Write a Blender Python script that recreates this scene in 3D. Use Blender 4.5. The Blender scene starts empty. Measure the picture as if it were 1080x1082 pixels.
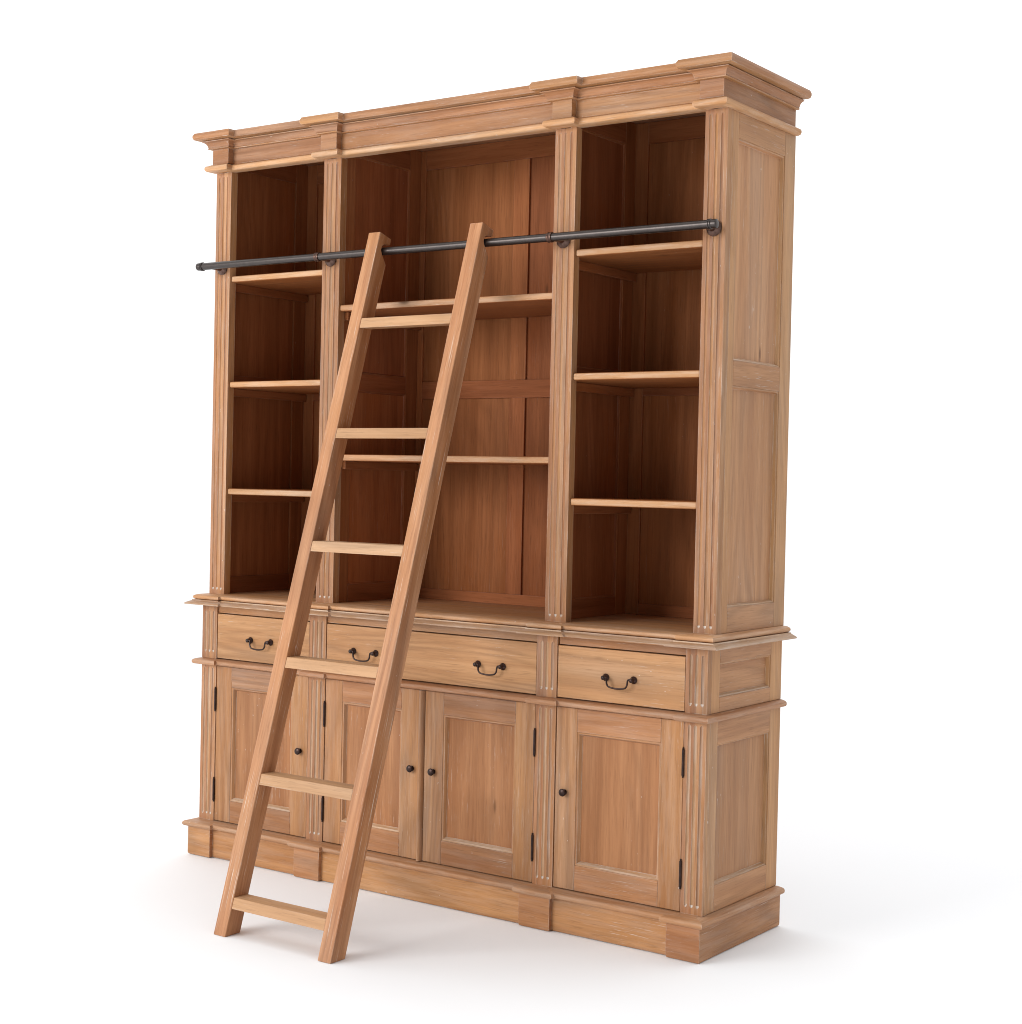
import bpy, bmesh, math, random
from mathutils import Vector, Matrix
random.seed(4)
scene = bpy.context.scene
col = scene.collection
PI = math.pi

# ------------------------------------------------------------------ materials
def new_mat(name):
    m = bpy.data.materials.new(name); m.use_nodes = True
    nt = m.node_tree
    return m, nt, nt.nodes, nt.links, nt.nodes['Principled BSDF']

def wood(name, axis, light, dark, lime=0.5, ring=0.5, lime_col=(.60, .54, .49, 1), orange=(.40, .175, .06, 1), spec=.22, wash=0.0, grey=1.0, edge=.55, lal=13):
    """procedural limed timber whose grain runs along the given axis (0,1,2)"""
    m, nt, N, L, bsdf = new_mat(name)
    def node(t, **kw):
        n = N.new(t)
        for k, v in kw.items(): setattr(n, k, v)
        return n
    def math_(op, a, b=None, c=None, clamp=False):
        n = node('ShaderNodeMath', operation=op, use_clamp=clamp)
        for i, v in enumerate((a, b, c)):
            if v is None: continue
            if isinstance(v, (int, float)): n.inputs[i].default_value = v
            else: L.new(v, n.inputs[i])
        return n.outputs[0]
    def mix(f, a, b, blend='MIX'):
        n = node('ShaderNodeMix', data_type='RGBA', blend_type=blend)
        for s, v in ((n.inputs['Factor'], f), (n.inputs['A'], a), (n.inputs['B'], b)):
            if isinstance(v, (int, float)): s.default_value = v
            elif isinstance(v, tuple): s.default_value = v
            else: L.new(v, s)
        return n.outputs['Result']
    def ramp(v, lo, hi):
        n = node('ShaderNodeMapRange'); n.interpolation_type = 'SMOOTHSTEP'
        L.new(v, n.inputs['Value']); n.inputs['From Min'].default_value = lo; n.inputs['From Max'].default_value = hi
        return n.outputs['Result']
    tc = node('ShaderNodeTexCoord'); oi = node('ShaderNodeObjectInfo'); ge = node('ShaderNodeNewGeometry')
    comb = node('ShaderNodeCombineXYZ')
    L.new(math_('MULTIPLY', oi.outputs['Random'], 31.0), comb.inputs[0])
    L.new(math_('MULTIPLY', ge.outputs['Random Per Island'], 47.0), comb.inputs[1])
    L.new(math_('MULTIPLY_ADD', oi.outputs['Random'], 13.0, math_('MULTIPLY', ge.outputs['Random Per Island'], 29.0)), comb.inputs[2])
    add = node('ShaderNodeVectorMath', operation='ADD')
    L.new(tc.outputs['Object'], add.inputs[0]); L.new(comb.outputs[0], add.inputs[1])
    def noise(along, across, detail=3.0, rough=.55, dist=0.0):
        mp = node('ShaderNodeMapping')
        s = [across]*3; s[axis] = along
        mp.inputs['Scale'].default_value = s
        L.new(add.outputs[0], mp.inputs['Vector'])
        n = node('ShaderNodeTexNoise'); n.inputs['Scale'].default_value = 1.0
        n.inputs['Detail'].default_value = detail; n.inputs['Roughness'].default_value = rough
        n.inputs['Distortion'].default_value = dist
        L.new(mp.outputs[0], n.inputs['Vector'])
        return n.outputs['Fac']
    streak = noise(1.1, 24, 5.0, .6, .3)
    fibre = noise(7, 210, 3.0, .6)
    pore = noise(16, 330, 1.0, .5)
    ringn = noise(.55, 5.5, 1.5, .45, .2)
    patch = noise(2.2, 5.0, 3.0, .6)
    patch2 = noise(1.3, 9.0, 2.0, .5)
    limen = noise(lal, 330, 3.0, .7, .2)
    speck = noise(45, 120, 2.0, .6)
    c = mix(ramp(streak, .28, .72), dark, light)
    # growth rings: contour lines of a slow, stretched noise
    rings = math_('MULTIPLY_ADD', math_('SINE', math_('MULTIPLY', ringn, 95.0)), .5, .5)
    rings = math_('POWER', rings, 1.7)
    c = mix(math_('MULTIPLY', rings, math_('MULTIPLY', ring, ramp(patch2, .3, .7))), c, tuple(x*.62 for x in dark[:3])+(1,))
    c = mix(math_('MULTIPLY', ramp(patch, .5, .75), .55), c, orange)
    # dry greyish wash rubbed into the timber
    c = mix(math_('MULTIPLY', ramp(patch2, .45, .8), (.35*lime + .1)*grey), c, (.46, .33, .235, 1))
    c = mix(math_('MULTIPLY', ramp(fibre, .42, .70), .30), c, tuple(x*.66 for x in dark[:3])+(1,))
    c = mix(math_('MULTIPLY', ramp(pore, .60, .74), .28), c, tuple(x*.40 for x in dark[:3])+(1,))
    if wash: c = mix(math_('MULTIPLY', ramp(noise(6, 60, 4.0, .7), .42, .62), wash), c, lime_col)
    # lime left in the open grain
    lm = math_('MULTIPLY', ramp(limen, .60, .72), math_('MULTIPLY', ramp(patch, .42, .66), lime))
    c = mix(lm, c, lime_col)
    sp = math_('MULTIPLY', ramp(speck, .72, .77), math_('MULTIPLY', ramp(patch2, .48, .68), min(1, lime*1.3)))
    c = mix(sp, c, (.70, .66, .62, 1))
    if edge:
        # lime caught along worn arrises and in the joints
        bv = node('ShaderNodeBevel'); bv.samples = 4; bv.inputs['Radius'].default_value = .0045
        dt = node('ShaderNodeVectorMath', operation='DOT_PRODUCT')
        L.new(bv.outputs[0], dt.inputs[0]); L.new(ge.outputs['Normal'], dt.inputs[1])
        em = math_('MULTIPLY', ramp(dt.outputs['Value'], .985, .86), ramp(noise(9, 45, 4.0, .7), .42, .66))
        c = mix(math_('MULTIPLY', em, edge), c, lime_col)
    mpk = node('ShaderNodeMapping'); sk = [11.0]*3; sk[axis] = 3.2; mpk.inputs['Scale'].default_value = sk
    L.new(add.outputs[0], mpk.inputs['Vector'])
    vor = node('ShaderNodeTexVoronoi'); vor.inputs['Scale'].default_value = 1.0; L.new(mpk.outputs[0], vor.inputs['Vector'])
    kn_ = math_('MULTIPLY', ramp(vor.outputs['Distance'], .10, .02), ramp(patch2, .50, .62))
    c = mix(math_('MULTIPLY', kn_, .75), c, (.11, .045, .018, 1))
    hsv = node('ShaderNodeHueSaturation')
    L.new(math_('MULTIPLY_ADD', ge.outputs['Random Per Island'], .010, .4965), hsv.inputs['Hue'])
    tone = math_('ADD', math_('MULTIPLY', oi.outputs['Random'], .20), math_('MULTIPLY', ge.outputs['Random Per Island'], .22))
    L.new(math_('ADD', tone, .80), hsv.inputs['Value'])
    L.new(c, hsv.inputs['Color'])
    L.new(hsv.outputs[0], bsdf.inputs['Base Color'])
    L.new(math_('MULTIPLY_ADD', streak, .25, .40), bsdf.inputs['Roughness'])
    bsdf.inputs['Specular IOR Level'].default_value = spec
    bp = node('ShaderNodeBump'); bp.inputs['Strength'].default_value = .35; bp.inputs['Distance'].default_value = .0012
    h = math_('SUBTRACT', math_('MULTIPLY', streak, .5), math_('MULTIPLY', fibre, .6))
    h = math_('ADD', h, math_('MULTIPLY', noise(5, 14, 2.0, .5), 2.2))
    L.new(h, bp.inputs['Height']); L.new(bp.outputs[0], bsdf.inputs['Normal'])
    return m

LIGHT, DARK = (.458, .222, .100, 1), (.325, .140, .056, 1)
W = [wood('limed_wood_'+a, i, LIGHT, DARK, .65, .6, grey=1.0, wash=.07) for i, a in enumerate(('along_x', 'along_y', 'along_z'))]
PANEL = wood('door_panel_wood', 2, (.385, .172, .079, 1), (.275, .108, .044, 1), .8, .35, orange=(.35, .125, .042, 1), grey=.25, edge=0)
INSIDE = [wood('inner_wood_'+a, i, (.345, .124, .050, 1), (.245, .080, .029, 1), .12, .35, orange=(.31, .090, .025, 1), spec=.04, grey=.2, edge=.15) for i, a in enumerate(('along_x', 'along_y', 'along_z'))]  # stained darker and redder, with shade of bays and shelf undersides in the colour
END = [wood('lightened_end_wood_'+a, i, (.545, .288, .140, 1), (.405, .192, .083, 1), .6, .5, orange=(.42, .21, .09, 1)) for i, a in enumerate(('along_x', 'along_y', 'along_z'))]  # paler end wood; its lightness is put in to offset the dim side light
LIMED = [wood('heavily_limed_wood_'+a, i, (.50, .31, .185, 1), (.345, .18, .09, 1), 1.0, .3, lime_col=(.66, .59, .53, 1), wash=.22) for i, a in enumerate(('along_x', 'along_y', 'along_z'))]
LADDER = [wood('ladder_wood_'+a, i, (.525, .268, .132, 1), (.350, .142, .056, 1), 1.2, .65, grey=.7, lal=5.5, lime_col=(.66, .56, .47, 1)) for i, a in enumerate(('along_x', 'along_y', 'along_z'))]
WORN_LIT = [wood('worn_lit_edge_wood_'+a, i, (.520, .280, .146, 1), (.390, .178, .078, 1), .9, .4, orange=(.47, .22, .09, 1), wash=.18, lime_col=(.62, .52, .43, 1)) for i, a in enumerate(('along_x', 'along_y', 'along_z'))]  # worn pale wood; highlights of nosings and lips are put into its colour
DRAWER = wood('drawer_front_wood', 0, (.500, .264, .126, 1), (.385, .180, .076, 1), .7, .75, orange=(.46, .21, .075, 1))
RUNG = wood('pale_rung_wood', 0, (.520, .300, .165, 1), (.410, .215, .105, 1), .8, .5, orange=(.46, .23, .10, 1))

def lime_residue():
    m, nt, N, L, b = new_mat('white_lime_residue')
    n = N.new('ShaderNodeTexNoise'); n.inputs['Scale'].default_value = 140
    r = N.new('ShaderNodeValToRGB'); r.color_ramp.elements[0].position = .35; r.color_ramp.elements[1].position = .6
    r.color_ramp.elements[0].color = (.40, .25, .15, 1); r.color_ramp.elements[1].color = (.62, .55, .49, 1)
    tc = N.new('ShaderNodeTexCoord'); L.new(tc.outputs['Object'], n.inputs['Vector'])
    L.new(n.outputs['Fac'], r.inputs[0]); L.new(r.outputs[0], b.inputs['Base Color']); b.inputs['Roughness'].default_value = .8
    return m
LIME = lime_residue()

def metal(name, c1, c2, rough, metallic=.85):
    m, nt, N, L, b = new_mat(name)
    tc = N.new('ShaderNodeTexCoord'); n = N.new('ShaderNodeTexNoise'); n.inputs['Scale'].default_value = 60; n.inputs['Detail'].default_value = 4
    L.new(tc.outputs['Object'], n.inputs['Vector'])
    r = N.new('ShaderNodeValToRGB'); r.color_ramp.elements[0].color = c1; r.color_ramp.elements[1].color = c2
    r.color_ramp.elements[0].position = .35; r.color_ramp.elements[1].position = .7
    L.new(n.outputs['Fac'], r.inputs[0]); L.new(r.outputs[0], b.inputs['Base Color'])
    b.inputs['Metallic'].default_value = metallic; b.inputs['Roughness'].default_value = rough
    return m
IRON = metal('dark_bronze_hardware', (.020, .010, .008, 1), (.055, .026, .020, 1), .34, .6)
RAIL = metal('gunmetal_rail', (.062, .053, .050, 1), (.074, .063, .059, 1), .36, .9)
BRONZE = metal('brown_bronze_fitting', (.060, .032, .024, 1), (.16, .095, .075, 1), .35, .8)
def hollow():
    m, nt, N, L, b = new_mat('unfinished_inner_timber')
    tc = N.new('ShaderNodeTexCoord'); n = N.new('ShaderNodeTexNoise'); n.inputs['Scale'].default_value = 30
    r = N.new('ShaderNodeValToRGB'); r.color_ramp.elements[0].color = (.10, .045, .02, 1); r.color_ramp.elements[1].color = (.17, .08, .035, 1)
    L.new(tc.outputs['Object'], n.inputs['Vector']); L.new(n.outputs['Fac'], r.inputs[0]); L.new(r.outputs[0], b.inputs['Base Color'])
    b.inputs['Roughness'].default_value = .8
    return m
HOLLOW = hollow()

# ------------------------------------------------------------------ mesh helpers
class MB:
    def __init__(self): self.bm = bmesh.new(); self.mats = []
    def mi(self, m):
        if m not in self.mats: self.mats.append(m)
        return self.mats.index(m)
    def poly(self, pts, m, smooth=False):
        f = self.bm.faces.new([self.bm.verts.new(p) for p in pts]); f.material_index = self.mi(m); f.smooth = smooth; return f
    def box(self, x0, x1, y0, y1, z0, z1, m):
        v = [self.bm.verts.new((x, y, z)) for x in (x0, x1) for y in (y0, y1) for z in (z0, z1)]
        for q in ((0, 1, 3, 2), (4, 6, 7, 5), (0, 4, 5, 1), (2, 3, 7, 6), (0, 2, 6, 4), (1, 5, 7, 3)):
            f = self.bm.faces.new([v[i] for i in q]); f.material_index = self.mi(m)
    def prism(self, pts2, m, fn, t0, t1, caps=None):
        a = [self.bm.verts.new(fn(u, w, t0)) for u, w in pts2]; b = [self.bm.verts.new(fn(u, w, t1)) for u, w in pts2]
        n = len(a); i_ = self.mi(m)
        for i in range(n):
            f = self.bm.faces.new((a[i], a[(i+1) % n], b[(i+1) % n], b[i])); f.material_index = i_
        for l in (list(reversed(a)), b):
            f = self.bm.faces.new(l); f.material_index = self.mi(caps or m)
    def lathe(self, prof, fn, m, seg=24):
        rings = []
        for r, h in prof:
            if r < 1e-6: rings.append([self.bm.verts.new(fn(0, 0, h))]); continue
            rings.append([self.bm.verts.new(fn(r*math.cos(2*PI*i/seg), r*math.sin(2*PI*i/seg), h)) for i in range(seg)])
        k = self.mi(m)
        for A, B in zip(rings, rings[1:]):
            for i in range(seg):
                j = (i+1) % seg
                if len(A) == 1 and len(B) == 1: break
                if len(A) == 1: q = (A[0], B[i], B[j])
                elif len(B) == 1: q = (A[i], A[j], B[0])
                else: q = (A[i], A[j], B[j], B[i])
                f = self.bm.faces.new(q); f.material_index = k; f.smooth = True
        for R in (rings[0], rings[-1]):
            if len(R) > 1: self.bm.faces.new(R).material_index = k
    def tube(self, pts, r, m, seg=10):
        P = [Vector(p) for p in pts]; rings = []
        up = Vector((0, 1, 0))
        for i, p in enumerate(P):
            t = (P[min(i+1, len(P)-1)] - P[max(i-1, 0)]).normalized()
            s = t.cross(up)
            if s.length < 1e-3: s = t.cross(Vector((1, 0, 0)))
            s.normalize(); q = t.cross(s)
            rings.append([self.bm.verts.new(p + r*(math.cos(2*PI*k/seg)*s + math.sin(2*PI*k/seg)*q)) for k in range(seg)])
        k_ = self.mi(m)
        for A, B in zip(rings, rings[1:]):
            for i in range(seg):
                f = self.bm.faces.new((A[i], A[(i+1) % seg], B[(i+1) % seg], B[i])); f.material_index = k_; f.smooth = True
        for R in (rings[0], rings[-1]): self.bm.faces.new(R).material_index = k_
    def sweep(self, path, prof, mats, solid=True, capmat=None):
        """carry a profile (offset outwards, height) along a rectilinear plan path with mitred corners.
        solid: fill the plan at both ends of the profile; otherwise the profile is a closed ring section."""
        P = [Vector(p) for p in path]; n = len(P)
        def nrm(i):
            d = (P[i+1]-P[i]).normalized(); return Vector((d.y, -d.x))
        offs = []
        for i in range(n):
            if i == 0: offs.append(nrm(0))
            elif i == n-1: offs.append(nrm(n-2))
            else:
                a, b = nrm(i-1), nrm(i); offs.append(a+b if abs(a.dot(b)) < .5 else a)
        V = [[self.bm.verts.new((p.x+o.x*d, p.y+o.y*d, z)) for p, o in zip(P, offs)] for d, z in prof]
        K = len(prof)
        for k in range(K if not solid else K-1):
            A, B = V[k], V[(k+1) % K]
            for i in range(n-1):
                d = P[i+1]-P[i]; m = mats[0] if abs(d.x) > abs(d.y) else mats[1]
                f = self.bm.faces.new((A[i], A[i+1], B[i+1], B[i])); f.material_index = self.mi(m); f.smooth = True
        if solid:
            for R in (V[0], V[-1]):
                f = self.bm.faces.new(R); f.material_index = self.mi(capmat or mats[0])
            f = self.bm.faces.new([V[k][0] for k in range(K)] + [V[k][-1] for k in reversed(range(K))]); f.material_index = self.mi(mats[0])
        else:
            for i in (0, -1):
                f = self.bm.faces.new([V[k][i] for k in range(K)]); f.material_index = self.mi(mats[0])
    def build(self, name, parent=None, loc=(0, 0, 0), bevel=0.0, seg=2, sharp=35):
        bmesh.ops.recalc_face_normals(self.bm, faces=self.bm.faces)
        me = bpy.data.meshes.new(name); self.bm.to_mesh(me); self.bm.free()
        for m in self.mats: me.materials.append(m)
        o = bpy.data.objects.new(name, me); col.objects.link(o); o.location = loc
        if parent: o.parent = parent
        if bevel:
            b = o.modifiers.new('edge', 'BEVEL'); b.width = bevel; b.segments = seg; b.limit_method = 'ANGLE'; b.angle_limit = math.radians(40)
        else:
            me.set_sharp_from_angle(angle=math.radians(sharp))
        return o

def copy_part(o, parent, loc):
    c = o.copy(); col.objects.link(c); c.parent = parent; c.location = loc
    return c
def copy_tree(o, parent, loc):
    c = copy_part(o, parent, loc)
    for ch in list(o.children): copy_part(ch, c, ch.location)
    return c

# ------------------------------------------------------------------ bookcase
bc = bpy.data.objects.new('bookcase', None); col.objects.link(bc); bc.empty_display_size = .2
bc['label'] = 'tall limed brown wooden bookcase with open shelves above its drawers and panelled doors'
bc['category'] = 'bookcase'

YB = .4451                        # back
def breaks(XS, yb, ym, b3, b2, b1):
    return [(-XS, YB), (-XS, yb), (-b3, yb), (-b3, ym), (-b2, ym), (-b2, yb), (-b1, yb), (-b1, ym),
            (b1, ym), (b1, yb), (b2, yb), (b2, ym), (b3, ym), (b3, yb), (XS, yb), (XS, YB)]
def arc(cx, cz, rx, rz, a0, a1, n=8):
    return [(cx+rx*math.cos(math.radians(a0+(a1-a0)*i/n)), cz+rz*math.sin(math.radians(a0+(a1-a0)*i/n))) for i in range(n+1)]

# plinth
PL = breaks(.9678, -.0365, -.0230, .8661, .4886, .383)
b = MB(); b.sweep(PL, [(-.006, 0), (-.0015, .002), (0, .008), (0, .0950)], W); b.build('plinth', bc)
b = MB(); b.sweep(PL, [(-.010, .0950), (.0, .0950), (.005, .0952)] + arc(.0058, .1040, .0088, .0088, -85, 80, 9) + [(.003, .1136), (-.008, .1150), (-.020, .1160), (-.032, .1168)], WORN_LIT)
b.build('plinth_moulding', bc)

# carcass behind the doors
b = MB(); b.box(-.935, .935, .024, .430, .1165, .8345, HOLLOW)
b.build('carcass', bc)
b = MB(); b.box(-.884, -.476, .006, .026, .8100, .8345, W[0]); b.box(-.402, .402, .006, .026, .8100, .8345, W[0]); b.box(.476, .884, .006, .026, .8100, .8345, W[0])
b.build('drawer_rail', bc, bevel=.001)

# fluted pilasters
def pilaster(w, z0, z1, thick, m0, m1, fr=.0044, depth=.0034, limed=True):
    """fluted board; front face at y=0, origin at the foot of its left edge. m0/m1: plain lengths below/above the flutes"""
    b = MB(); H = z1-z0
    cs = [w*.235, w*.505, w*.775]
    nf = 8
    zs = [0.0]
    ends = 6
    za, zb = m0, H-m1
    for i in range(ends+1): zs.append(za + fr*1.6*(1-math.cos(PI/2*i/ends)))
    zm = [zs[-1] + (zb-fr*1.6-zs[-1])*i/6 for i in range(1, 6)]
    zs += zm
    for i in range(ends+1): zs.append(zb - fr*1.6*(1-math.sin(PI/2*i/ends)))
    zs.append(H)
    rows = []
    for z in zs:
        if z <= za or z >= zb: s = 0.0
        elif z < za+fr*1.6: s = math.sqrt(max(0, 1-((za+fr*1.6-z)/(fr*1.6))**2))
        elif z > zb-fr*1.6: s = math.sqrt(max(0, 1-((z-zb+fr*1.6)/(fr*1.6))**2))
        else: s = 1.0
        s = max(s, .02)
        row = [(0, 0)]
        for c in cs:
            for i in range(nf+1):
                a = PI*i/nf
                row.append((c-fr*s*math.cos(a), depth*s*math.sin(a)))
        row.append((w, 0))
        rows.append([b.bm.verts.new((x, y, z)) for x, y in row])
    nr = len(rows)
    for j in range(nr-1):
        for i in range(len(rows[0])-1):
            k = (i-1) % (nf+1)
            infl = 0 < i < len(rows[0])-2 and k < nf
            mat = W[2]
            if infl:
                mat = LIMED[2] if limed else W[2]
                if zs[j+1] <= za+fr*1.61: mat = LIME
            f = b.bm.faces.new((rows[j][i], rows[j][i+1], rows[j+1][i+1], rows[j+1][i])); f.material_index = b.mi(mat); f.smooth = infl
    bk = [[b.bm.verts.new((x, thick, z)) for x in (0, w)] for z in (0, H)]
    f = b.bm.faces.new((bk[0][0], bk[1][0], bk[1][1], bk[0][1])); f.material_index = b.mi(W[2])
    f = b.bm.faces.new([rows[j][0] for j in range(nr)] + [bk[1][0], bk[0][0]]); f.material_index = b.mi(W[2])
    f = b.bm.faces.new([rows[j][-1] for j in range(nr)] + [bk[1][1], bk[0][1]]); f.material_index = b.mi(W[2])
    b.bm.faces.new(rows[0] + [bk[0][1], bk[0][0]]); b.bm.faces.new(rows[-1] + [bk[1][1], bk[1][0]])
    return b
def pilaster_set(spans, z0, z1, y, thick, m0, m1, limed=True):
    protos = {}
    for x0, x1 in spans:
        w = round(x1-x0, 4)
        if w not in protos:
            protos[w] = pilaster(w, z0, z1, thick, m0, m1, limed=limed, depth=.0034 if limed else .0027).build('pilaster', bc, (x0, y, z0))
        else: copy_part(protos[w], bc, (x0, y, z0))
LOW = [(-.9545, -.8873), (-.4719, -.4031), (.4031, .4719), (.8873, .9545)]
UPP = [(-.9579, -.8899), (-.4775, -.4059), (.4059, .4775), (.8899, .9579)]
pilaster_set(LOW, .1168, .6360, 0.0, .022, .019, .010)
pilaster_set(LOW, .6570, .8345, 0.0, .022, .020, .020)
pilaster_set(UPP, .8695, 2.2743, .0315, .0285, .014, .012, limed=False)

# waist moulding between drawers and doors
b = MB(); b.sweep(breaks(.9545, -.010, .0005, .8873, .4719, .4031),
                  [(-.012, .6362), (.004, .6362), (.0130, .6364)] + arc(.0125, .6445, .0068, .0080, -85, 72, 8) + [(.0110, .6538), (.0040, .6556), (-.003, .6564), (-.014, .6568)], WORN_LIT)
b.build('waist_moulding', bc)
# counter: thin slanted lower board and rounded upper board
CT = breaks(.9545, .003, .014, .8873, .4719, .4031)
b = MB(); b.sweep(CT, [(-.012, .8345), (.036, .8345), (.0445, .8352), (.0460, .8375), (.0440, .8402), (.034, .8450), (.0275, .8480), (.0270, .8510), (-.012, .8510)], [LIMED[0], LIMED[1]])
b.build('counter_moulding', bc)
b = MB(); b.sweep(CT, [(-.012, .8512), (.018, .8512)] + arc(.0165, .8590, .0090, .0075, -75, 70, 8) + [(.0150, .8680), (.006, .8692), (-.010, .8695)], WORN_LIT, capmat=W[0])
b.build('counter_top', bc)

# end panels: frame with inset boards
def framed_side(name, X, sgn, zs, y0, y1, fw0, fw1, mats, inset_mat, thick=.022, ins=.0125, ch=.008):
    """zs: list of (rail z0, rail z1) from bottom to top. outer face at X, sgn = +1 faces +x"""
    xa, xb = (X-thick, X) if sgn > 0 else (X, X+thick)
    b = MB()
    b.box(xa, xb, y0, y0+fw0, zs[0][0], zs[-1][1], mats[2]); b.box(xa, xb, y1-fw1, y1, zs[0][0], zs[-1][1], mats[2])
    for r0, r1 in zs: b.box(xa, xb, y0+fw0, y1-fw1, r0, r1, mats[1])
    o = b.build(name, bc, bevel=.0016)
    for (a0, a1), (c0, c1) in zip(zs, zs[1:]):
        q = MB(); Y0, Y1, Z0, Z1 = y0+fw0, y1-fw1, a1, c0
        xi = X-sgn*ins; xj = X-sgn*(thick-.004)
        q.box(min(xi, xj), max(xi, xj), Y0-.004, Y1+.004, Z0-.004, Z1+.004, inset_mat)
        xo = X-sgn*.0022
        bead(q, lambda u, w, d: (xo-sgn*d, u, w), Y0+.0003, Y1-.0003, Z0+.0003, Z1-.0003, ins-.0022, ch, mats[2], mats[1], LIMED[1])
        q.build('inset_panel', o, sharp=30)
    return o
def bead(q, fn, u0, u1, w0, w1, depth, ch, mv, mh, foot=None):
    """moulded strip round an opening, sloping from the frame down to the panel"""
    prof = [(0, 0), (ch*.45, depth*.10), (ch*.72, depth*.48), (ch, depth)]
    rings = []
    for c, d in prof:
        rings.append([q.bm.verts.new(fn(u, w, d)) for u, w in ((u0+c, w0+c), (u1-c, w0+c), (u1-c, w1-c), (u0+c, w1-c))])
    for A, B in zip(rings, rings[1:]):
        for i in range(4):
            f = q.bm.faces.new((A[i], A[(i+1) % 4], B[(i+1) % 4], B[i])); f.material_index = q.mi((foot or mh) if i == 0 else mh if i == 2 else mv); f.smooth = True

for s in (-1, 1):
    X = s*.9545
    framed_side('end_panel', X, s, [(.1168, .1880), (.5700, .6362)], .0225, YB, .042, .068, END, END[2])
    framed_side('end_panel', X, s, [(.6570, .6970), (.7900, .8345)], .0225, YB, .046, .072, END, END[1])
    framed_side('end_panel', s*.9579, s, [(.8695, .9390), (1.5395, 1.6080), (2.2045, 2.2743)], .0605, YB, .0350, .067, END, END[2], thick=.028)
# dividers between the bays, panelled on both faces
ZC = .8695
for s in (-1, 1):
    xa, xb = (.4075, .4295) if s > 0 else (-.4295, -.4075)
    b = MB(); I = INSIDE
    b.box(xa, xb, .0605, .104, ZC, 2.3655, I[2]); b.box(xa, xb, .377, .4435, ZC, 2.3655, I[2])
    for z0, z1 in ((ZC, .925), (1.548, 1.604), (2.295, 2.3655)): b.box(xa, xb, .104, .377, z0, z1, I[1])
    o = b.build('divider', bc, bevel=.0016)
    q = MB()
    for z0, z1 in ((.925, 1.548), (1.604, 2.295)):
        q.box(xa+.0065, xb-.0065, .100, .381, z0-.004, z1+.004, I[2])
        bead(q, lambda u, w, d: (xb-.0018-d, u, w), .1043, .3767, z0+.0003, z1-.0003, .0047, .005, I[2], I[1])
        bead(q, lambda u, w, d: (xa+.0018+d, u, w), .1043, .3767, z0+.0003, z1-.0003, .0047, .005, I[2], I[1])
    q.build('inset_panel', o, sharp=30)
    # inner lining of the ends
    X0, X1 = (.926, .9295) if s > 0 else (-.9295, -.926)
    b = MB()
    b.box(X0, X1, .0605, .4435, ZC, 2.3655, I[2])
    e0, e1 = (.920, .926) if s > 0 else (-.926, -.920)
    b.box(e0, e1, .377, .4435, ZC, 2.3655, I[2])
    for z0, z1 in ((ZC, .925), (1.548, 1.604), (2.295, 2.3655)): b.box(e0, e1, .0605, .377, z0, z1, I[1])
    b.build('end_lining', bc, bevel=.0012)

# back
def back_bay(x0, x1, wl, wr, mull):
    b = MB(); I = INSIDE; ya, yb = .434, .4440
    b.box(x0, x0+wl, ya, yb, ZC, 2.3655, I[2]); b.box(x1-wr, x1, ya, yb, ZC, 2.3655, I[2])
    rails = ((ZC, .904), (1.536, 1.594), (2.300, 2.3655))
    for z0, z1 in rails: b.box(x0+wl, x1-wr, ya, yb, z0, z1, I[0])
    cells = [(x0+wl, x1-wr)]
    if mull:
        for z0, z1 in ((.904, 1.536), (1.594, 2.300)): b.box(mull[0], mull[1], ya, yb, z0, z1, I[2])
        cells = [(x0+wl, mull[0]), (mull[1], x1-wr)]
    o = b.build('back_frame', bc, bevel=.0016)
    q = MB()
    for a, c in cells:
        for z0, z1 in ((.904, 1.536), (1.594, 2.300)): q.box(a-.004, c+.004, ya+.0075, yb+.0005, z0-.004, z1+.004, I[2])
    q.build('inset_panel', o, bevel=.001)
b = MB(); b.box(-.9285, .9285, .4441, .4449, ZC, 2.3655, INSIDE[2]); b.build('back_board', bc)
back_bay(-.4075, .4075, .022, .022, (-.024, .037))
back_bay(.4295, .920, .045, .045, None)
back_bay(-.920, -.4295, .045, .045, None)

# shelves
def shelf(x0, x1, z, xf0, xf1):
    yF = .0372; t = .0205
    b = MB()
    pts = [(xf0, .0555), (xf0, yF), (xf1, yF), (xf1, .0555)]
    if x0 < xf0-.001: pts = [(x0, .4335), (x0, .0610), (xf0, .0610), (xf0, yF), (xf1, yF), (xf1, .0610), (x1, .0610), (x1, .4335)]
    else: pts = [(x0, .4335), (x0, yF), (x1, yF), (x1, .4335)]
    b.prism(pts, WORN_LIT[0], lambda u, w, t_: (u, w, t_), z-t, z, INSIDE[0])
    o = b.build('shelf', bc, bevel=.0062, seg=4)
    for xa, xb in ((x0+.0004, x0+.016), (x1-.016, x1-.0004)):
        k = MB(); k.box(xa, xb, .062, .430, z-t-.026, z-t-.0004, INSIDE[1]); k.build('cleat', o, bevel=.0012)
    return o
for z in (1.9295, 1.5790, 1.2235):
    shelf(.4302, .9195, z, .4790, .8888); shelf(-.9195, -.4302, z, -.8888, -.4790)
for z in (1.8125, 1.3410): shelf(-.4070, .4070, z, -.4070, .4070)

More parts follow.
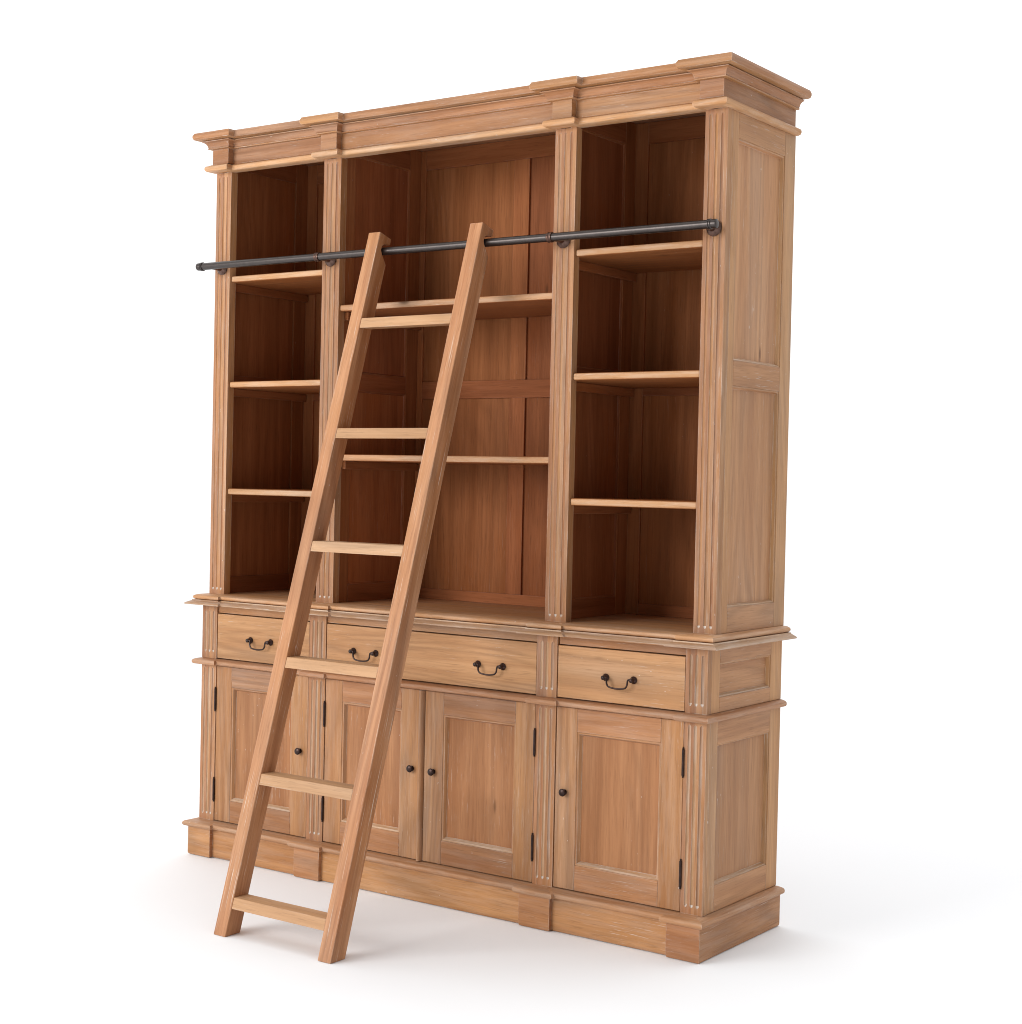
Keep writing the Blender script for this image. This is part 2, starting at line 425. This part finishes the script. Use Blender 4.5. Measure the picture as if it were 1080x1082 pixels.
# entablature
ENT = (.8899, .4775, .4059)
b = MB(); b.sweep(breaks(.9562, .0085, .0325, *ENT),
                  [(-.018, 2.2744), (.0, 2.2744), (.0105, 2.2748)] + arc(.0105, 2.2850, .0085, .0098, -85, 60, 8) + [(.010, 2.2950), (.002, 2.2990), (-.018, 2.2993)], WORN_LIT, solid=False)
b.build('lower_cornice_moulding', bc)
b = MB(); b.sweep(breaks(.9555, .009, .033, .8834, .4735, .4080), [(-.018, 2.2994), (0, 2.2994), (0, 2.3484), (-.018, 2.3484)], W, solid=False)
b.build('frieze', bc)
b = MB(); b.sweep(breaks(.9545, .009, .034, .8834, .4735, .4080),
                  [(-.024, 2.366), (-.024, 2.3485), (.0075, 2.3485), (.0115, 2.3492), (.0130, 2.3512), (.0122, 2.3528), (.0105, 2.3540)] + arc(.0290, 2.3548, -.0165, .0170, 5, 80, 6) +
                  [(.0270, 2.3722), (.0270, 2.3736), (.0220, 2.3740), (.0220, 2.3764), (.0385, 2.3766), (.0450, 2.3778)] + arc(.0420, 2.3878, .0070, .0100, -50, 55, 6) + [(.0450, 2.3985), (.0440, 2.4000)], W)
b.build('cornice', bc)

# doors
KNOB = [(.0, .0), (.0085, 0), (.0085, .0020), (.0055, .003), (.0055, .006), (.0085, .0078), (.0106, .0098), (.0113, .0118), (.0100, .0145), (.0060, .0166), (0, .0172)]
kn = None; hi = None
def hinge_mesh():
    b = MB(); f = lambda x, y, h: (x, y, h)
    b.lathe([(0, -.0415), (.0016, -.0410), (.0030, -.0385), (.0022, -.0362), (.0037, -.0352), (.0037, .0352), (.0022, .0362), (.0030, .0385), (.0016, .0410), (0, .0415)], f, IRON, 12)
    return b
def door(x0, x1, knob_x, hinge_x, first={}):
    y0, y1, z0, z1 = .0015, .0215, .1192, .6335
    b = MB(); sw = .070; rb, rt = .0715, .0665
    b.box(x0, x0+sw, y0, y1, z0, z1, W[2]); b.box(x1-sw, x1, y0, y1, z0, z1, W[2])
    b.box(x0+sw, x1-sw, y0, y1, z0, z0+rb, W[0]); b.box(x0+sw, x1-sw, y0, y1, z1-rt, z1, W[0])
    o = b.build('door', bc, bevel=.0018)
    q = MB()
    q.box(x0+sw-.004, x1-sw+.004, y0+.0138, y0+.0185, z0+rb-.004, z1-rt+.004, PANEL)
    bead(q, lambda u, w, d: (u, y0+.0018+d, w), x0+sw+.0003, x1-sw-.0003, z0+rb+.0003, z1-rt-.0003, .0120, .0105, W[2], W[0], LIMED[0])
    q.build('door_panel', o, sharp=30)
    kl, hl = (knob_x, y0-.0002, .393), [(hinge_x, -.0022, zz) for zz in (.5225, .2215)]
    if 'k' not in first:
        k = MB(); k.lathe(KNOB, lambda x, y, h: (x, -h, y), IRON, 20); first['k'] = k.build('knob', o, kl)
        first['h'] = hinge_mesh().build('hinge', o, hl[0])
    else:
        copy_part(first['k'], o, kl); copy_part(first['h'], o, hl[0])
    copy_part(first['h'], o, hl[1])
    return o
door(-.8850, -.4745, -.5060, -.8868)
dl = door(-.4008, -.0225, -.0475, -.4022)
dr = door(-.0005, .4008, .0340, .4022)
door(.4745, .8850, .5060, .8868)
b = MB(); b.prism([(-.0225, .0215), (-.0225, .0015)] + [(-.0118+.0085*math.cos(math.radians(a)), -.0005+.0095*math.sin(math.radians(a))) for a in range(180, 361, 20)] + [(-.0025, .0015), (-.0025, .0215)],
                  W[2], lambda u, w, t: (u, w, t), .1192, .6335, LIME)
b.build('meeting_bead', dl, sharp=50)

# drawers
def handle_mesh():
    b = MB()
    for s in (-1, 1):
        f = lambda x, y, h, s=s: (s*.045+x, -h, y)
        b.lathe([(0, 0), (.0102, 0), (.0108, .0018), (.0096, .0038), (.0062, .0064), (.0048, .0085), (.0048, .0120), (.0066, .0140), (.0062, .0175), (.0030, .0195), (0, .0200)], f, IRON, 20)
    raw = [(-.045, 0), (-.038, .0015), (-.0345, -.001), (-.0335, -.008), (-.0325, -.0150), (-.0285, -.0213), (-.0220, -.0240), (-.010, -.0258), (0, -.0263)]
    pts = raw + [(-x, z) for x, z in reversed(raw[:-1])]
    sm = []
    for i in range(len(pts)-1):
        p0, p1, p2, p3 = pts[max(i-1, 0)], pts[i], pts[i+1], pts[min(i+2, len(pts)-1)]
        for k in range(4):
            t = k/4
            sm.append(tuple(.5*((2*p1[j]) + (-p0[j]+p2[j])*t + (2*p0[j]-5*p1[j]+4*p2[j]-p3[j])*t*t + (-p0[j]+3*p1[j]-3*p2[j]+p3[j])*t**3) for j in (0, 1)))
    sm.append(pts[-1])
    b.tube([(x, -.0150-.10*abs(min(0, z))*.8, z) for x, z in sm], .0026, IRON, 8)
    return b
hnd = None
for x0, x1, hs in ((-.8850, -.4745, (-.687,)), (-.4008, .4008, (-.2435, .2385)), (.4745, .8850, (.6805,))):
    b = MB(); b.box(x0, x1, .0015, .0220, .6598, .8070, DRAWER); d = b.build('drawer', bc, bevel=.0018)
    for h in hs:
        l = (h, .0012, .7295)
        if hnd is None: hnd = handle_mesh().build('handle', d, l)
        else: copy_part(hnd, d, l)

# ladder rail with its brackets
RY, RZ, RR = -.032, 1.9565, .0118
b = MB(); fx = lambda x, y, h: (h, RY+x, RZ+y)
b.lathe([(RR, -.950), (RR, .942)], fx, RAIL, 28)
rail = b.build('ladder_rail', bc)
capm = MB(); capm.lathe([(0, 0), (.0095, 0), (.0122, .0015), (.0128, .008), (.0122, .015), (.0142, .0165), (.0142, .0200), (.0124, .0210), (.0142, .0220), (.0142, .0255), (.0120, .027)], lambda x, y, h: (-h, x, y), RAIL, 24)
c0 = capm.build('end_cap', rail, (.967, RY, RZ))
c1 = copy_part(c0, rail, (-.974, RY, RZ)); c1.rotation_euler = (0, 0, PI)
brk = None
for x in (-.9239, -.4417, .4417, .9239):
    if brk is None:
        b = MB(); fy = lambda a, c, h: (a, .0313-h, c)
        b.lathe([(0, 0), (.0222, 0), (.0228, .0025), (.0205, .0055), (.0150, .0090), (.0105, .0120), (.0092, .0200), (.0092, .0520)], lambda a, c, h: (a, .0313-RY-h, c), BRONZE, 28)
        brk = b.build('bracket', rail, (x, RY, RZ))
    else: copy_part(brk, rail, (x, RY, RZ))
cl = None
for x in (-.4390, .4390):
    if cl is None:
        b = MB(); b.lathe([(.0119, -.0085), (.0142, -.0078), (.0150, -.0055), (.0142, -.0025), (.0132, 0), (.0142, .0025), (.0150, .0055), (.0142, .0078), (.0119, .0085)], lambda x_, y, h: (h, x_, y), BRONZE, 24)
        cl = b.build('collar', rail, (x, RY, RZ))
    else: copy_part(cl, rail, (x, RY, RZ))

# ------------------------------------------------------------------ ladder
lad = bpy.data.objects.new('library_ladder', None); col.objects.link(lad); lad.location = (.0025, -.6515, 0); lad.empty_display_size = .1
lad['label'] = 'slanted pale wooden ladder of two stiles and plain rungs hooked over the dark metal rail'
lad['category'] = 'ladder'
TAN = (.6515-.0544)/2.0132
ANG = math.atan(TAN); CA, SA = math.cos(ANG), math.sin(ANG)
LEN = 2.0132/CA; D = .0565
# side outline of a stile, u = distance below the top along the front, w = depth behind the front
foot = [(LEN, 0), (LEN-D*TAN*-1*-1, D)]
side = [(0, 0), (LEN, 0), (LEN + D*TAN*-1, D)]
notch = [(.0860, D), (.0800, .0515), (.0735, .0445), (.0660, .0360), (.0590, .0288), (.0540, .0250), (.0480, .0224), (.0415, .0222), (.0355, .0245), (.0305, .0290), (.0272, .0360), (.0245, .0450), (.0222, .0520), (.0203, D)]
side = [(0, 0), (LEN, 0), (LEN - D*TAN, D)] + notch + [(0, D)]
# horizontal foot: going back along depth w the floor is met lower by w*tan
side[2] = (LEN + 0.0 - D*TAN, D)
def stile(x0, x1):
    b = MB(); b.prism(side, LADDER[2], lambda u, w, t: (t, w, LEN-u), 0, x1-x0)
    o = b.build('stile', lad, (x0-.0025, 0, 0), bevel=.0022); o.rotation_euler = (-ANG, 0, 0)
    return o
stile(-.2130, -.1680)
stile(.1718, .2175)
ru = None
for zt in (.1035, .4330, .7535, 1.0830, 1.4130, 1.7450):
    l = (.0, TAN*zt, zt)
    if ru is None:
        b = MB(); t = .0300; o_ = .0012; dp = .0535
        x0, x1 = -.1678-.0025, .1716-.0025
        b.prism([(o_, 0), (o_-t*TAN, -t), (dp-t*TAN, -t), (dp, 0)], RUNG, lambda u, w, t_: (t_, u, w), x0, x1)
        ru = b.build('rung', lad, l, bevel=.0018)
    else: copy_part(ru, lad, l)

# ------------------------------------------------------------------ floor
b = MB()
m, nt, N, L, bs = new_mat('white_studio_floor')
tc = N.new('ShaderNodeTexCoord'); nz = N.new('ShaderNodeTexNoise'); nz.inputs['Scale'].default_value = 2.5; nz.inputs['Detail'].default_value = 5
rp = N.new('ShaderNodeValToRGB'); rp.color_ramp.elements[0].color = (.872, .888, .908, 1); rp.color_ramp.elements[1].color = (.888, .904, .924, 1)
L.new(tc.outputs['Object'], nz.inputs['Vector']); L.new(nz.outputs['Fac'], rp.inputs[0]); L.new(rp.outputs[0], bs.inputs['Base Color'])
bs.inputs['Roughness'].default_value = .95; bs.inputs['Specular IOR Level'].default_value = .1
b.poly([(-60, -60, 0), (60, -60, 0), (60, 60, 0), (-60, 60, 0)], m)
fl = b.build('floor'); fl['kind'] = 'structure'; fl.location.z = -.0005

# ------------------------------------------------------------------ light
WORLD_FRONT, WORLD_TOP = .36, .66
w = bpy.data.worlds.new('World'); scene.world = w; w.use_nodes = True
N, L = w.node_tree.nodes, w.node_tree.links
bg = N['Background']
tc = N.new('ShaderNodeTexCoord')
def dotn(v):
    d = N.new('ShaderNodeVectorMath'); d.operation = 'DOT_PRODUCT'; d.inputs[1].default_value = Vector(v).normalized()
    L.new(tc.outputs['Generated'], d.inputs[0]); return d.outputs['Value']
def maprange(v, a, b_, c, d):
    m_ = N.new('ShaderNodeMapRange'); m_.interpolation_type = 'SMOOTHSTEP'
    for k, x in (('From Min', a), ('From Max', b_), ('To Min', c), ('To Max', d)): m_.inputs[k].default_value = x
    L.new(v, m_.inputs['Value']); return m_.outputs['Result']
# added world gradient shaped for light: bright behind and above, dim on camera's side
back_light = maprange(dotn((-.55, .83, 0)), -.25, .15, WORLD_FRONT, 1.08)
top_light = maprange(dotn((-.10, .28, 1)), .15, .95, 0.0, WORLD_TOP)
sm = N.new('ShaderNodeMath'); sm.operation = 'ADD'; L.new(back_light, sm.inputs[0]); L.new(top_light, sm.inputs[1])
L.new(sm.outputs[0], bg.inputs['Strength'])
bg.inputs['Color'].default_value = (1, 1, 1, 1)

def area(name, loc, target, size, power, color=(1, 1, 1)):
    l = bpy.data.lights.new(name, 'AREA'); l.shape = 'RECTANGLE'; l.size, l.size_y = size; l.energy = power; l.color = color
    o = bpy.data.objects.new(name, l); col.objects.link(o); o.location = loc
    o.rotation_euler = (Vector(target)-Vector(loc)).to_track_quat('-Z', 'Y').to_euler()
    return o
area('softbox', (-3.2, -7.0, 2.9), (0, 0, 1.1), (4.6, 3.0), 490, (1, .99, .975))

# ------------------------------------------------------------------ camera
yaw, pit, rol = .6173, -.0193, .0219
fw = Vector((-math.sin(yaw)*math.cos(pit), math.cos(yaw)*math.cos(pit), math.sin(pit)))
r = Vector((math.cos(yaw), math.sin(yaw), 0)); up = r.cross(fw)
r2 = math.cos(rol)*r + math.sin(rol)*up; u2 = -math.sin(rol)*r + math.cos(rol)*up
cd = bpy.data.cameras.new('camera'); cam = bpy.data.objects.new('camera', cd); col.objects.link(cam)
M = Matrix((r2, u2, -fw)).transposed().to_4x4(); M.translation = Vector((2.993, -3.7928, 1.2688))
cam.matrix_world = M
cd.sensor_fit = 'HORIZONTAL'; cd.sensor_width = 36; cd.lens = 1700.6/1080*36; cd.clip_end = 500; cd.clip_start = .05
scene.camera = cam
scene.view_settings.view_transform = 'Standard'; scene.view_settings.look = 'None'
scene.view_settings.exposure = 0; scene.view_settings.gamma = 1
scene.cycles.filter_width = 1.0
scene.cycles.max_bounces = 8; scene.cycles.diffuse_bounces = 5
